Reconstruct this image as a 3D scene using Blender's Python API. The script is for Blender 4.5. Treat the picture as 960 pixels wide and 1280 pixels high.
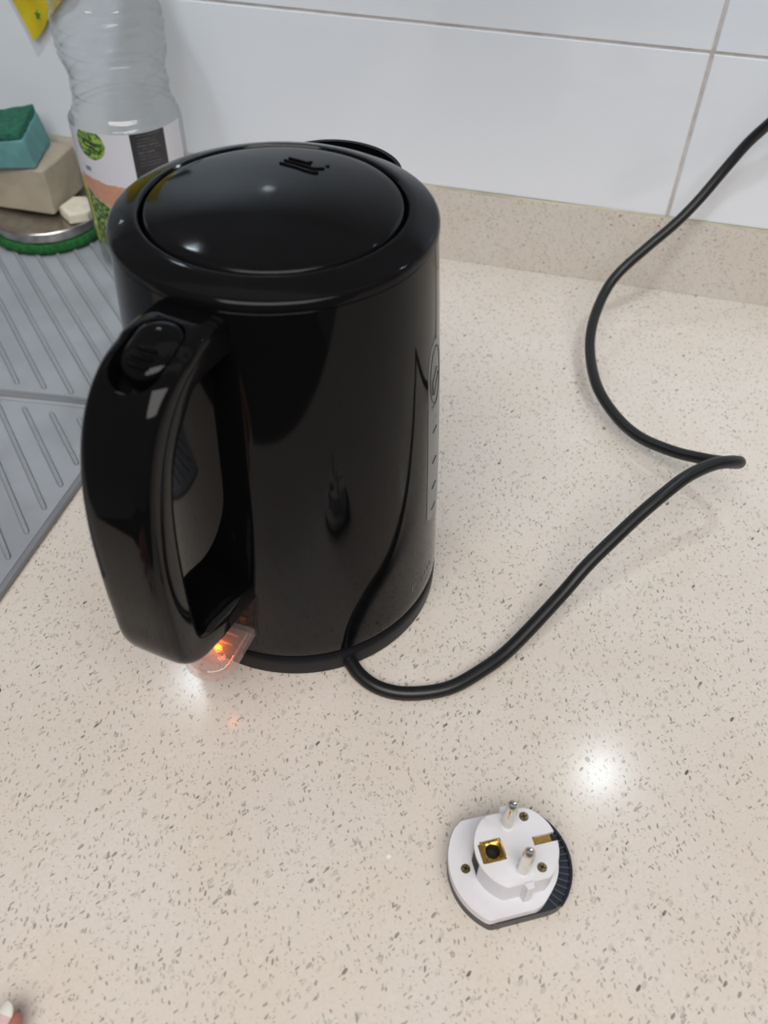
import bpy, bmesh, math, random
from mathutils import Vector, Matrix, noise
random.seed(7)
S = 0.001                      # everything below is written in millimetres
sc = bpy.context.scene
COL = sc.collection
PI = math.pi
for o in list(bpy.data.objects): bpy.data.objects.remove(o)

# ---------------------------------------------------------------- camera
F_PX, PITCH, ROLL, YAW, CAM_H = 1059.848, 0.817, 0.027, 0.225, 364.1
fw = Vector((-math.sin(YAW)*math.cos(PITCH), math.cos(YAW)*math.cos(PITCH), -math.sin(PITCH)))
rt = Vector((math.cos(YAW), math.sin(YAW), 0)); up = rt.cross(fw)
r2 = rt*math.cos(ROLL) + up*math.sin(ROLL); u2 = up*math.cos(ROLL) - rt*math.sin(ROLL)
cd = bpy.data.cameras.new('camera'); cam = bpy.data.objects.new('camera', cd); COL.objects.link(cam)
m = Matrix.Identity(4)
for i in range(3):
    m[i][0] = r2[i]; m[i][1] = u2[i]; m[i][2] = -fw[i]
m[0][3], m[1][3], m[2][3] = 0, 0, CAM_H*S
cam.matrix_world = m
cd.sensor_fit = 'VERTICAL'; cd.sensor_height = 36; cd.lens = F_PX/1280*36
cd.clip_start = 0.01; cd.clip_end = 50
cd.dof.use_dof = True; cd.dof.focus_distance = 0.415; cd.dof.aperture_fstop = 9.5
sc.camera = cam

# ---------------------------------------------------------------- world, lamps, exposure
w = bpy.data.worlds.new('room_light'); sc.world = w; w.use_nodes = True
bg = w.node_tree.nodes['Background']; bg.inputs[0].default_value = (0.93, 0.95, 1.0, 1); bg.inputs[1].default_value = 0.14
sc.view_settings.view_transform = 'Standard'; sc.view_settings.look = 'None'
sc.view_settings.exposure = 0.03; sc.view_settings.gamma = 1.0; sc.view_settings.use_curve_mapping = False

def area(name, loc, size, power, col, rot=(0, 0, 0), shape='DISK', size_y=None, spread=180):
    l = bpy.data.lights.new(name, 'AREA'); l.shape = shape; l.size = size*S
    if size_y: l.size_y = size_y*S
    l.energy = power; l.color = col; l.spread = math.radians(spread)
    o = bpy.data.objects.new(name, l); COL.objects.link(o)
    o.location = [c*S for c in loc]; o.rotation_euler = rot
    return o
LAMP_X = (-774, -319, 136, 591)
LAMP_Y, LAMP_Z = 460, 478
for lx in LAMP_X:
    area('under_cabinet_lamp', (lx, LAMP_Y, LAMP_Z), 24, 0.29, (0.80, 0.93, 1.0), (math.radians(27), 0, 0), spread=145)
area('ceiling_panel', (200, -780, 1480), 1700, 36.0, (1.0, 0.96, 0.92), shape='RECTANGLE', size_y=1100)

# ---------------------------------------------------------------- node helpers
def mat(name):
    mt = bpy.data.materials.new(name); mt.use_nodes = True
    nt = mt.node_tree; b = nt.nodes['Principled BSDF']
    return mt, nt, b
def N(nt, kind, **kw):
    n = nt.nodes.new(kind)
    for k, v in kw.items(): setattr(n, k, v)
    return n
def setin(n, **kw):
    for k, v in kw.items(): n.inputs[k.replace('_', ' ')].default_value = v
def coords(nt, scale=1000.0, rot=(0, 0, 0), loc=(0, 0, 0)):
    tc = N(nt, 'ShaderNodeTexCoord'); mp = N(nt, 'ShaderNodeMapping')
    sv = (scale,)*3 if not hasattr(scale, '__len__') else scale
    mp.inputs['Scale'].default_value = sv; mp.inputs['Rotation'].default_value = rot; mp.inputs['Location'].default_value = loc
    nt.links.new(tc.outputs['Object'], mp.inputs['Vector'])
    return mp.outputs['Vector']
def math_n(nt, op, a, b=None, clamp=False):
    n = N(nt, 'ShaderNodeMath', operation=op, use_clamp=clamp)
    for i, v in enumerate((a, b)):
        if v is None: continue
        if isinstance(v, (int, float)): n.inputs[i].default_value = v
        else: nt.links.new(v, n.inputs[i])
    return n.outputs[0]
def mixc(nt, fac, a, b):
    n = N(nt, 'ShaderNodeMix', data_type='RGBA')
    for sock, v in ((n.inputs['Factor'], fac), (n.inputs['A'], a), (n.inputs['B'], b)):
        if isinstance(v, (int, float)): sock.default_value = v
        elif isinstance(v, tuple): sock.default_value = v if len(v) == 4 else v + (1,)
        else: nt.links.new(v, sock)
    return n.outputs['Result']
def ramp(nt, v, lo, hi):
    n = N(nt, 'ShaderNodeMapRange', interpolation_type='SMOOTHSTEP')
    n.inputs['From Min'].default_value = lo; n.inputs['From Max'].default_value = hi
    nt.links.new(v, n.inputs['Value']); return n.outputs['Result']
def noise_n(nt, vec, scale, detail=2.0, rough=0.5):
    n = N(nt, 'ShaderNodeTexNoise'); n.inputs['Scale'].default_value = scale
    n.inputs['Detail'].default_value = detail; n.inputs['Roughness'].default_value = rough
    nt.links.new(vec, n.inputs['Vector']); return n
def bump(nt, b, h, strength, dist):
    n = N(nt, 'ShaderNodeBump'); n.inputs['Strength'].default_value = strength; n.inputs['Distance'].default_value = dist
    nt.links.new(h, n.inputs['Height']); nt.links.new(n.outputs['Normal'], b.inputs['Normal'])
def srgb(r, g, b):
    f = lambda c: (c/255/12.92) if c/255 <= 0.04045 else ((c/255+0.055)/1.055)**2.4
    return (f(r), f(g), f(b), 1)

def simple(name, col, rough=0.5, metal=0.0, var=0.0, vscale=0.05, bmp=0.0, bscale=0.5, ior=1.5, sub=0.0):
    mt, nt, b = mat(name)
    b.inputs['Roughness'].default_value = rough; b.inputs['Metallic'].default_value = metal; b.inputs['IOR'].default_value = ior
    v = coords(nt)
    nz = noise_n(nt, v, vscale, 3)
    dark = tuple(c*(1-var) for c in col[:3]) + (1,); lite = tuple(min(1, c*(1+var)) for c in col[:3]) + (1,)
    nt.links.new(mixc(nt, ramp(nt, nz.outputs['Fac'], 0.3, 0.7), dark, lite), b.inputs['Base Color'])
    if bmp > 0:
        n2 = noise_n(nt, v, bscale, 3); bump(nt, b, n2.outputs['Fac'], bmp, 0.0005)
    if sub > 0:
        b.inputs['Subsurface Weight'].default_value = sub; b.inputs['Subsurface Radius'].default_value = (0.004, 0.002, 0.0015)
    return mt

# quartz: cream ground with grey-green angular chips of several sizes, a few pale and a few brown
def quartz():
    mt, nt, b = mat('quartz_stone')
    v0 = coords(nt)
    wob = noise_n(nt, v0, 1.6, 1)
    ad = N(nt, 'ShaderNodeMixRGB', blend_type='ADD'); ad.inputs[0].default_value = 0.55
    nt.links.new(v0, ad.inputs[1]); nt.links.new(wob.outputs['Color'], ad.inputs[2])
    vw = ad.outputs[0]
    big = noise_n(nt, v0, 0.018, 3); fine = noise_n(nt, v0, 0.7, 3)
    c = mixc(nt, ramp(nt, big.outputs['Fac'], 0.35, 0.65), (0.695, 0.624, 0.553, 1), (0.710, 0.648, 0.592, 1))
    c = mixc(nt, math_n(nt, 'MULTIPLY', ramp(nt, fine.outputs['Fac'], 0.35, 0.75), 0.35), c, (0.600, 0.530, 0.465, 1))
    def layer(c, rot, cell, stretch, thr, keep, col, alpha, off):
        mp = N(nt, 'ShaderNodeMapping'); k = 1.0/cell
        mp.vector_type = 'TEXTURE'
        mp.inputs['Rotation'].default_value = rot; mp.inputs['Location'].default_value = off
        mp.inputs['Scale'].default_value = (cell*stretch, cell, cell)
        nt.links.new(vw, mp.inputs['Vector'])
        vo = N(nt, 'ShaderNodeTexVoronoi', feature='F1'); vo.inputs['Scale'].default_value = 1.0
        nt.links.new(mp.outputs['Vector'], vo.inputs['Vector'])
        sep = N(nt, 'ShaderNodeSeparateColor'); nt.links.new(vo.outputs['Color'], sep.inputs[0])
        inside = ramp(nt, vo.outputs['Distance'], thr, thr*0.72)
        kept = math_n(nt, 'LESS_THAN', sep.outputs[0], keep)
        a = math_n(nt, 'MULTIPLY', inside, kept)
        a = math_n(nt, 'MULTIPLY', a, math_n(nt, 'MULTIPLY', math_n(nt, 'ADD', math_n(nt, 'MULTIPLY', sep.outputs[1], 0.75), 0.25), alpha))
        return mixc(nt, a, c, col)
    c = layer(c, (0.2, 0.1, 0.4), 5.2, 1.6, 0.30, 0.25, (0.71, 0.68, 0.62, 1), 0.6, (3, 8, 1))
    c = layer(c, (0.5, 0.2, 1.3), 3.9, 1.8, 0.30, 0.42, (0.50, 0.47, 0.41, 1), 0.75, (1, 2, 3))
    c = layer(c, (0.3, 0.2, 0.9), 2.05, 2.7, 0.27, 0.40, (0.285, 0.265, 0.225, 1), 0.9, (11, 4, 9))
    c = layer(c, (0.1, 0.4, 2.3), 2.0, 2.9, 0.26, 0.42, (0.30, 0.28, 0.24, 1), 0.9, (21, 14, 19))
    c = layer(c, (0.4, 0.1, 1.75), 2.3, 2.6, 0.25, 0.40, (0.25, 0.235, 0.20, 1), 0.9, (5, 34, 29))
    c = layer(c, (0.2, 0.1, 2.0), 1.8, 2.4, 0.27, 0.38, (0.33, 0.31, 0.265, 1), 0.85, (15, 24, 9))
    c = layer(c, (0.0, 0.1, 0.3), 1.3, 1.6, 0.30, 0.36, (0.36, 0.315, 0.255, 1), 0.7, (2, 3, 40))
    c = layer(c, (0.7, 0.1, 1.1), 3.4, 2.3, 0.24, 0.10, (0.075, 0.068, 0.055, 1), 0.9, (7, 1, 2))
    c = layer(c, (0.2, 0.3, 2.0), 20.0, 1.4, 0.07, 0.5, (0.13, 0.06, 0.03, 1), 1.0, (9, 9, 6))
    c = layer(c, (0.1, 0.2, 0.5), 22.0, 1.3, 0.05, 0.4, (0.95, 0.95, 0.93, 1), 1.3, (2, 19, 16))
    nt.links.new(c, b.inputs['Base Color'])
    b.inputs['Roughness'].default_value = 0.18; b.inputs['IOR'].default_value = 1.5
    bump(nt, b, fine.outputs['Fac'], 0.03, 0.0002)
    return mt

def clear_plastic(name, tint=(1, 1, 1, 1), rough=0.04, body=0.08, bodycol=(0.8, 0.82, 0.85, 1), refl=1.0, edge=(0.80, 0.80, 0.79, 1)):
    mt = bpy.data.materials.new(name); mt.use_nodes = True; nt = mt.node_tree; nt.nodes.clear()
    out = N(nt, 'ShaderNodeOutputMaterial'); tr = N(nt, 'ShaderNodeBsdfTransparent'); gl = N(nt, 'ShaderNodeBsdfGlossy')
    df = N(nt, 'ShaderNodeBsdfDiffuse'); fr = N(nt, 'ShaderNodeLayerWeight')
    tr.inputs['Color'].default_value = tint; gl.inputs['Roughness'].default_value = rough
    v = coords(nt); nz = noise_n(nt, v, 0.08, 2)
    nt.links.new(mixc(nt, nz.outputs['Fac'], tuple(c*0.9 for c in bodycol[:3])+(1,), bodycol), df.inputs['Color'])
    nt.links.new(mixc(nt, math_n(nt, 'POWER', fr.outputs['Facing'], 2.5), tint, edge), tr.inputs['Color'])
    m1 = N(nt, 'ShaderNodeMixShader'); m1.inputs[0].default_value = body
    nt.links.new(tr.outputs[0], m1.inputs[1]); nt.links.new(df.outputs[0], m1.inputs[2])
    m2 = N(nt, 'ShaderNodeMixShader'); nt.links.new(math_n(nt, 'MULTIPLY_ADD' if False else 'ADD', math_n(nt, 'MULTIPLY', math_n(nt, 'POWER', fr.outputs['Facing'], 5.0), 0.75*refl), 0.045*refl, True), m2.inputs[0])
    nt.links.new(m1.outputs[0], m2.inputs[1]); nt.links.new(gl.outputs[0], m2.inputs[2])
    nt.links.new(m2.outputs[0], out.inputs['Surface'])
    return mt

def emit(name, col, power):
    mt, nt, b = mat(name)
    b.inputs['Base Color'].default_value = col; b.inputs['Emission Color'].default_value = col; b.inputs['Emission Strength'].default_value = power
    return mt

def gloss_black(name, base=0.003, rough=0.06, scratch=0.02):
    mt, nt, b = mat(name)
    v = coords(nt)
    n1 = noise_n(nt, v, 0.06, 4, 0.6); n2 = noise_n(nt, v, 0.9, 2)
    nt.links.new(mixc(nt, n1.outputs['Fac'], (base, base, base*1.15, 1), (base*1.4, base*1.4, base*1.6, 1)), b.inputs['Base Color'])
    nt.links.new(math_n(nt, 'ADD', math_n(nt, 'MULTIPLY', ramp(nt, n1.outputs['Fac'], 0.45, 0.75), scratch), rough), b.inputs['Roughness'])
    b.inputs['IOR'].default_value = 1.27
    return mt

M = {}
M['quartz'] = quartz()
M['tile'] = None
def tile_mat():
    mt, nt, b = mat('glazed_tile')
    v = coords(nt); n1 = noise_n(nt, v, 0.012, 2); n2 = noise_n(nt, v, 0.02, 2)
    nt.links.new(mixc(nt, n1.outputs['Fac'], (0.845, 0.865, 0.915, 1), (0.87, 0.89, 0.94, 1)), b.inputs['Base Color'])
    b.inputs['Roughness'].default_value = 0.07; b.inputs['IOR'].default_value = 1.5
    bump(nt, b, n2.outputs['Fac'], 0.12, 0.003)
    return mt
M['tile'] = tile_mat()
M['grout'] = simple('grout', (0.60, 0.55, 0.53, 1), 0.9, var=0.12, vscale=0.1, bmp=0.3, bscale=1)
M['sealant'] = simple('sealant', srgb(196, 188, 164), 0.5, var=0.15, vscale=0.04)
M['black'] = gloss_black('glossy_black_plastic')
M['lidblack'] = gloss_black('worn_black_plastic', 0.004, 0.09, 0.12)
M['satin'] = gloss_black('satin_black_plastic', 0.012, 0.34, 0.06)
M['dark'] = simple('dark_recess', (0.003, 0.003, 0.003, 1), 0.6)
M['cable'] = simple('cable_rubber', (0.006, 0.006, 0.007, 1), 0.38, var=0.2, vscale=0.2, bmp=0.05, bscale=2)
M['window'] = simple('smoked_window', (0.17, 0.17, 0.168, 1), 0.3, var=0.08, vscale=0.05)
M['print_grey'] = simple('grey_print', (0.16, 0.155, 0.14, 1), 0.5, var=0.3, vscale=0.5)
M['print_dark'] = simple('dark_print', (0.03, 0.03, 0.035, 1), 0.5)
M['acrylic'] = clear_plastic('clear_acrylic', (0.96, 0.90, 0.88, 1), 0.05, 0.13, (0.88, 0.74, 0.70, 1))
M['bottle'] = clear_plastic('clear_bottle', (0.955, 0.965, 0.965, 1), 0.03, 0.008, (0.72, 0.74, 0.75, 1), 1.5, (0.66, 0.69, 0.68, 1))
M['led'] = emit('orange_lamp', (1.0, 0.13, 0.006, 1), 2.6)
M['lamp_white'] = simple('lamp_ring', (0.75, 0.75, 0.75, 1), 0.4)
M['white_plastic'] = simple('white_plastic', srgb(220, 219, 223), 0.42, var=0.02, vscale=0.05, sub=0.05)
M['navy'] = simple('dark_navy_plastic', (0.012, 0.016, 0.024, 1), 0.38, var=0.15, vscale=0.2)
M['navy_light'] = simple('grey_rib_plastic', (0.07, 0.08, 0.10, 1), 0.45)
M['nickel'] = simple('nickel', (0.70, 0.67, 0.62, 1), 0.16, 1.0, var=0.06, vscale=0.3)
M['brass'] = simple('brass', (0.64, 0.40, 0.10, 1), 0.25, 1.0, var=0.2, vscale=0.25)
M['oldbrass'] = simple('dull_brass_screw', (0.36, 0.28, 0.12, 1), 0.33, 1.0, var=0.3, vscale=0.6)
M['matgrey'] = simple('grey_silicone', (0.30, 0.318, 0.348, 1), 0.42, var=0.10, vscale=0.02, bmp=0.05, bscale=0.5)
M['matrib'] = simple('grey_silicone_rib', (0.265, 0.28, 0.302, 1), 0.40, var=0.06, vscale=0.03)
M['matedge'] = simple('grey_silicone_edge', (0.20, 0.21, 0.23, 1), 0.42, var=0.06, vscale=0.03)
M['steel'] = simple('brushed_steel', (0.52, 0.50, 0.48, 1), 0.28, 1.0, var=0.15, vscale=0.1)
M['green_pad'] = simple('green_scouring_fibre', (0.008, 0.105, 0.020, 1), 0.9, var=0.35, vscale=0.35, bmp=0.9, bscale=0.7)
M['green_layer'] = simple('dark_green_scourer', (0.015, 0.115, 0.070, 1), 0.9, var=0.28, vscale=0.30, bmp=0.9, bscale=0.7)
M['turq'] = simple('turquoise_foam', (0.120, 0.285, 0.290, 1), 0.9, var=0.10, vscale=0.1, bmp=0.35, bscale=0.6)
M['beige'] = simple('beige_foam', (0.400, 0.345, 0.265, 1), 0.9, var=0.08, vscale=0.06, bmp=0.35, bscale=0.6)
M['cream'] = simple('cream_soap', (0.72, 0.66, 0.54, 1), 0.6, var=0.08, vscale=0.12, bmp=0.2, bscale=0.3)
M['yellow'] = simple('yellow_cloth', (0.62, 0.47, 0.008, 1), 0.75, var=0.14, vscale=0.05, bmp=0.3, bscale=0.8)
M['leafprint'] = simple('green_print', (0.05, 0.22, 0.02, 1), 0.7)
M['skin'] = simple('skin', (0.46, 0.17, 0.135, 1), 0.45, var=0.15, vscale=0.12, bmp=0.15, bscale=0.8, sub=0.25)
M['nail'] = simple('nail', (0.68, 0.50, 0.50, 1), 0.12, var=0.05, vscale=0.2)
M['nailtip'] = simple('nail_tip', (0.80, 0.78, 0.72, 1), 0.15)
M['sleeve'] = simple('dark_sleeve', (0.012, 0.012, 0.016, 1), 0.9, var=0.2, vscale=0.2, bmp=0.3, bscale=1)
M['cabinet'] = simple('cabinet_board', (0.42, 0.43, 0.46, 1), 0.45, var=0.03, vscale=0.01)
M['floor'] = simple('floor_board', (0.06, 0.05, 0.045, 1), 0.5, var=0.2, vscale=0.01)
M['front'] = simple('dark_cabinet_front', (0.03, 0.03, 0.032, 1), 0.5, var=0.1, vscale=0.01)
def attr_mat(name, rough=0.3):
    mt, nt, b = mat(name)
    a = N(nt, 'ShaderNodeVertexColor'); a.layer_name = 'print'
    v = coords(nt); n = noise_n(nt, v, 0.4, 2)
    nt.links.new(mixc(nt, math_n(nt, 'MULTIPLY', n.outputs['Fac'], 0.08), a.outputs['Color'], (0.3, 0.3, 0.3, 1)), b.inputs['Base Color'])
    b.inputs['Roughness'].default_value = rough
    return mt
M['label'] = attr_mat('printed_label')

# ---------------------------------------------------------------- mesh helpers
def obj(name, bm, m, parent=None, smooth=35, loc=None):
    bmesh.ops.recalc_face_normals(bm, faces=bm.faces)
    me = bpy.data.meshes.new(name)
    for v in bm.verts: v.co *= S
    bm.to_mesh(me); bm.free()
    if smooth:
        for p in me.polygons: p.use_smooth = True
        me.set_sharp_from_angle(angle=math.radians(smooth))
    ms = m if isinstance(m, (list, tuple)) else [m]
    for x in ms: me.materials.append(x)
    o = bpy.data.objects.new(name, me); COL.objects.link(o)
    if smooth:
        wn = o.modifiers.new('weighted', 'WEIGHTED_NORMAL'); wn.keep_sharp = True; wn.weight = 80
    if parent is not None:
        o.parent = parent
        pl = Vector((0, 0, 0)); q = parent
        while q is not None: pl += q.location; q = q.parent
        o.location = -pl if loc is None else Vector(loc)*S - pl
    elif loc is not None: o.location = Vector(loc)*S
    return o
def tag(o, label=None, cat=None, group=None, kind=None):
    if label: o['label'] = label
    if cat: o['category'] = cat
    if group: o['group'] = group
    if kind: o['kind'] = kind
    return o
def thing(name, label, cat, loc=(0, 0, 0), group=None):
    o = bpy.data.objects.new(name, None); COL.objects.link(o); o.location = Vector(loc)*S
    o.empty_display_size = 0.02
    return tag(o, label, cat, group)
def box(bm, lo, hi, bev=0.0, seg=2, M4=None):
    r = bmesh.ops.create_cube(bm, size=1)
    c = [(a+b)/2 for a, b in zip(lo, hi)]; s = [b-a for a, b in zip(lo, hi)]
    for v in r['verts']: v.co = Vector([v.co[i]*s[i]+c[i] for i in range(3)])
    vs = r['verts']
    if bev:
        es = list({e for v in vs for e in v.link_edges})
        q = bmesh.ops.bevel(bm, geom=es, offset=bev, segments=seg, affect='EDGES', profile=0.5)
        vs = list({v for f in q['faces'] for v in f.verts} | {v for v in vs if v.is_valid})
    if M4 is not None:
        for v in vs: v.co = M4 @ v.co
    return vs
def lathe(bm, prof, c=(0, 0), n=96, closed=False, wob=None):
    rings = []
    for (r, z) in prof:
        if r < 1e-6: rings.append([bm.verts.new((c[0], c[1], z))]); continue
        ring = []
        for k in range(n):
            t = 2*PI*k/n; rr = r + (wob(t, z) if wob else 0)
            ring.append(bm.verts.new((c[0]+rr*math.cos(t), c[1]+rr*math.sin(t), z)))
        rings.append(ring)
    if closed: rings.append(rings[0])
    for a, b in zip(rings[:-1], rings[1:]):
        if len(a) == 1 and len(b) == 1: continue
        for k in range(n):
            k2 = (k+1) % n
            if len(a) == 1: bm.faces.new((a[0], b[k], b[k2]))
            elif len(b) == 1: bm.faces.new((a[k], a[k2], b[0]))
            else: bm.faces.new((a[k], a[k2], b[k2], b[k]))
def catmull(pts, per=8):
    P = [Vector(p) for p in pts]; P = [P[0]*2-P[1]] + P + [P[-1]*2-P[-2]]
    out = []
    for i in range(1, len(P)-2):
        a, b, c, d = P[i-1:i+3]
        for k in range(per):
            t = k/per
            out.append(0.5*((2*b)+(c-a)*t+(2*a-5*b+4*c-d)*t*t+(3*b-a-3*c+d)*t**3))
    out.append(P[-2].copy()); return out
def tube(bm, pts, rad, n=10, cap=True, per=0):
    n0 = len(pts)
    if per: pts = catmull(pts, per)
    pts = [Vector(p) for p in pts]; L = len(pts)
    rr = rad if hasattr(rad, '__len__') else [rad]*L
    if len(rr) != L: rr = [rr[min(i//per, n0-1)] + (rr[min(i//per+1, n0-1)]-rr[min(i//per, n0-1)])*(i % per)/per for i in range(L)]
    ups = None; rings = []
    for i, p in enumerate(pts):
        t = (pts[min(i+1, L-1)]-pts[max(i-1, 0)]).normalized()
        if ups is None:
            ups = Vector((0, 0, 1)) if abs(t.z) < 0.9 else Vector((1, 0, 0))
        ups = (ups - t*ups.dot(t)).normalized(); s = t.cross(ups)
        rings.append([bm.verts.new(p+(ups*math.cos(2*PI*k/n)+s*math.sin(2*PI*k/n))*rr[i]) for k in range(n)])
    for a, b in zip(rings[:-1], rings[1:]):
        for k in range(n): bm.faces.new((a[k], a[(k+1) % n], b[(k+1) % n], b[k]))
    if cap:
        bm.faces.new(rings[0]); bm.faces.new(rings[-1][::-1])
def prism(bm, outline, z0, z1, bev=0.0, seg=2, M4=None, holes=None):
    bot = [bm.verts.new((x, y, z0)) for x, y in outline]; top = [bm.verts.new((x, y, z1)) for x, y in outline]
    n = len(outline); vs = bot+top
    ft = bm.faces.new(top); fb = bm.faces.new(bot[::-1])
    for k in range(n): bm.faces.new((bot[k], bot[(k+1) % n], top[(k+1) % n], top[k]))
    if bev:
        q = bmesh.ops.bevel(bm, geom=list(ft.edges), offset=bev, segments=seg, affect='EDGES', profile=0.5)
        vs = [v for v in vs if v.is_valid] + [v for f in q['faces'] for v in f.verts]
        vs = list(set(vs))
    if M4 is not None:
        for v in set(vs): v.co = M4 @ v.co
    return vs
def stadium(cx, cy, L, R, n=10):        # elongated along x: straight half-length L, radius R
    a = [(cx+L+R*math.cos(t), cy+R*math.sin(t)) for t in [(-0.5+k/n)*PI for k in range(n+1)]]
    b = [(cx-L+R*math.cos(t), cy+R*math.sin(t)) for t in [(0.5+k/n)*PI for k in range(n+1)]]
    return a+b
def evaluated(o):
    dg = bpy.context.evaluated_depsgraph_get(); dg.update()
    me = bpy.data.meshes.new_from_object(o.evaluated_get(dg))
    o.modifiers.clear(); o.data = me
    return me
def cut(o, bm):
    me = bpy.data.meshes.new('cutter')
    bmesh.ops.recalc_face_normals(bm, faces=bm.faces)
    for v in bm.verts: v.co *= S
    bm.to_mesh(me); bm.free()
    c = bpy.data.objects.new('cutter', me); COL.objects.link(c)
    c.matrix_world = Matrix.Identity(4)
    pl = Vector((0, 0, 0)); q = o
    while q is not None: pl += q.location; q = q.parent
    c.location = pl
    md = o.modifiers.new('cut', 'BOOLEAN'); md.object = c; md.operation = 'DIFFERENCE'; md.solver = 'EXACT'
    evaluated(o)
    bpy.data.objects.remove(c)
    for p in o.data.polygons: p.use_smooth = True
    o.data.set_sharp_from_angle(angle=math.radians(35))

# ================================================================ SETTING
WY = 622.3                     # face of the upstand; the tiles sit a hair behind it
TY = WY + 2.2
XL, XR = -1500, 1500
bm = bmesh.new(); box(bm, (XL, TY+0.9, -900), (XR, TY+80, 1500))
wall = tag(obj('wall_back', bm, M['grout'], smooth=0), 'white tiled kitchen wall behind the worktop', None, None, 'structure')
tz = [(59.5, 171.0), (173.0, 473.0), (475.0, 775.0)]
for zi, (z0, z1) in enumerate(tz):
    for k in range(-3, 3):
        x0 = 66.6 + k*602
        if x0 > XR-10 or x0+600 < XL: continue
        bm = bmesh.new(); box(bm, (max(XL, x0+0.9), TY, z0), (min(XR, x0+600.2), TY+6, z1), 0.5, 1)
        obj('tile', bm, M['tile'], wall, smooth=30)
bm = bmesh.new(); box(bm, (XL, -2600, -905), (XR, TY+80, -900)); tag(obj('floor', bm, M['floor'], smooth=0), 'dark kitchen floor', None, None, 'structure')
bm = bmesh.new(); box(bm, (XL, 60, -900), (XR, TY, -44)); box(bm, (XL, 58, -860), (XR, 60, -60))
tag(obj('trim_1', bm, M['front'], smooth=0), 'dark base cabinet front below the worktop', None, None, 'structure')
# board over the worktop that carries the lamps
bm = bmesh.new(); box(bm, (XL, 300, 490), (XR, TY, 1100), 2, 1)
tag(obj('trim_2', bm, M['cabinet'], smooth=30), 'underside of the wall cupboards above the worktop', None, None, 'structure')
for i, lx in enumerate(LAMP_X):
    bm = bmesh.new(); lathe(bm, [(18, 479), (18.5, 477.5), (27, 479), (30, 484), (30, 490), (18, 490)], (lx, LAMP_Y), 32, closed=True)
    tag(obj('trim_%d' % (i+3), bm, M['lamp_white']), 'round lamp ring under the wall cupboard', None, None, 'structure')

# ================================================================ WORKTOP
bm = bmesh.new(); box(bm, (XL, 3, -40), (XR, TY+2, 0), 2.5, 3)
worktop = tag(obj('worktop', bm, M['quartz']), 'cream speckled quartz worktop under the black kettle', 'worktop')
bm = bmesh.new(); box(bm, (XL, WY, 0.0), (XR, TY+2, 58.3), 0.5, 2); upst = tag(obj('trim_9', bm, M['quartz']), 'low speckled quartz upstand along the foot of the tiled wall', None, None, 'structure')
bm = bmesh.new(); tube(bm, [(x, WY+1.6+0.4*math.sin(x*0.03), 58.6+0.35*noise.noise((x*0.02, 0, 0))) for x in range(XL+5, XR, 10)], 1.15, 8)
tag(obj('sealant_strip', bm, M['sealant'], upst), 'yellowish sealant line')

# ================================================================ KETTLE
KX, KY = -110.15, 283.75
HA = math.radians(-99.5)
U = Vector((math.cos(HA), math.sin(HA), 0)); NV = Vector((-U.y, U.x, 0))
def H(u, n, z): return Vector((KX, KY, 0)) + U*u + NV*n + Vector((0, 0, z))
HM = Matrix(((U.x, NV.x, 0, KX), (U.y, NV.y, 0, KY), (0, 0, 1, 0), (0, 0, 0, 1)))
def body_r(z): 
    t = (z-14)/193
    return 72.1 - 10.1*t + 1.3*math.sin(PI*max(0, min(1, t)))

base = thing('power_base', 'black round power base with the cable under the kettle', 'kettle base', (KX, KY, 0))
bm = bmesh.new(); lathe(bm, [(0, 1.5), (66, 1.5), (67, 0), (71, 0), (72.2, 1.2), (72.3, 9.6), (71.4, 11.0), (68, 11.6), (0, 11.6)], (KX, KY), 112)
obj('base_plate', bm, M['satin'], base)
bm = bmesh.new(); lathe(bm, [(0, 11.5), (66.5, 11.5), (66.5, 14.3), (0, 14.3)], (KX, KY), 64); obj('connector_ring', bm, M['dark'], base)
CABLE = [(-74,236,5.5),(-68,227,4.6),(-60,219.5,3.9),(-49,215,3.6),(-35,215.5,3.6),(-17,223,3.8),(-3,236,5),(10,252,8),(29,281,19),(40,298,28),(52,314,36),(62,327,42),
 (73,340,48),(84,353,51.5),(97,365.5,51.8),(107,373,49.5),(113.6,379.5,45),(113.8,386.5,38),(108,395,30),(99,402,24),(84,411,18),(65,425,13),(50,443,11.5),(36,467,13.5),(28,496,17.5),
 (26,521,23.5),(29.5,546,32),(37,563,42),(52,574,58),(69,585,75),(81,594,90),(92,602,108),(102,606,126),(111,604,141),(121,600,158),(135,598,185),(150,603,220),(158,612,248),(160,622,262)]
bm = bmesh.new(); tube(bm, CABLE, 3.55, 14, per=6); obj('power_cable', bm, M['cable'], base)
bm = bmesh.new(); tube(bm, [(-77.5, 240.5, 6.0), (-74, 236, 5.6), (-70.5, 231, 5.0)], [5.0, 4.8, 4.0], 14); obj('cable_grommet', bm, M['satin'], base)

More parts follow.
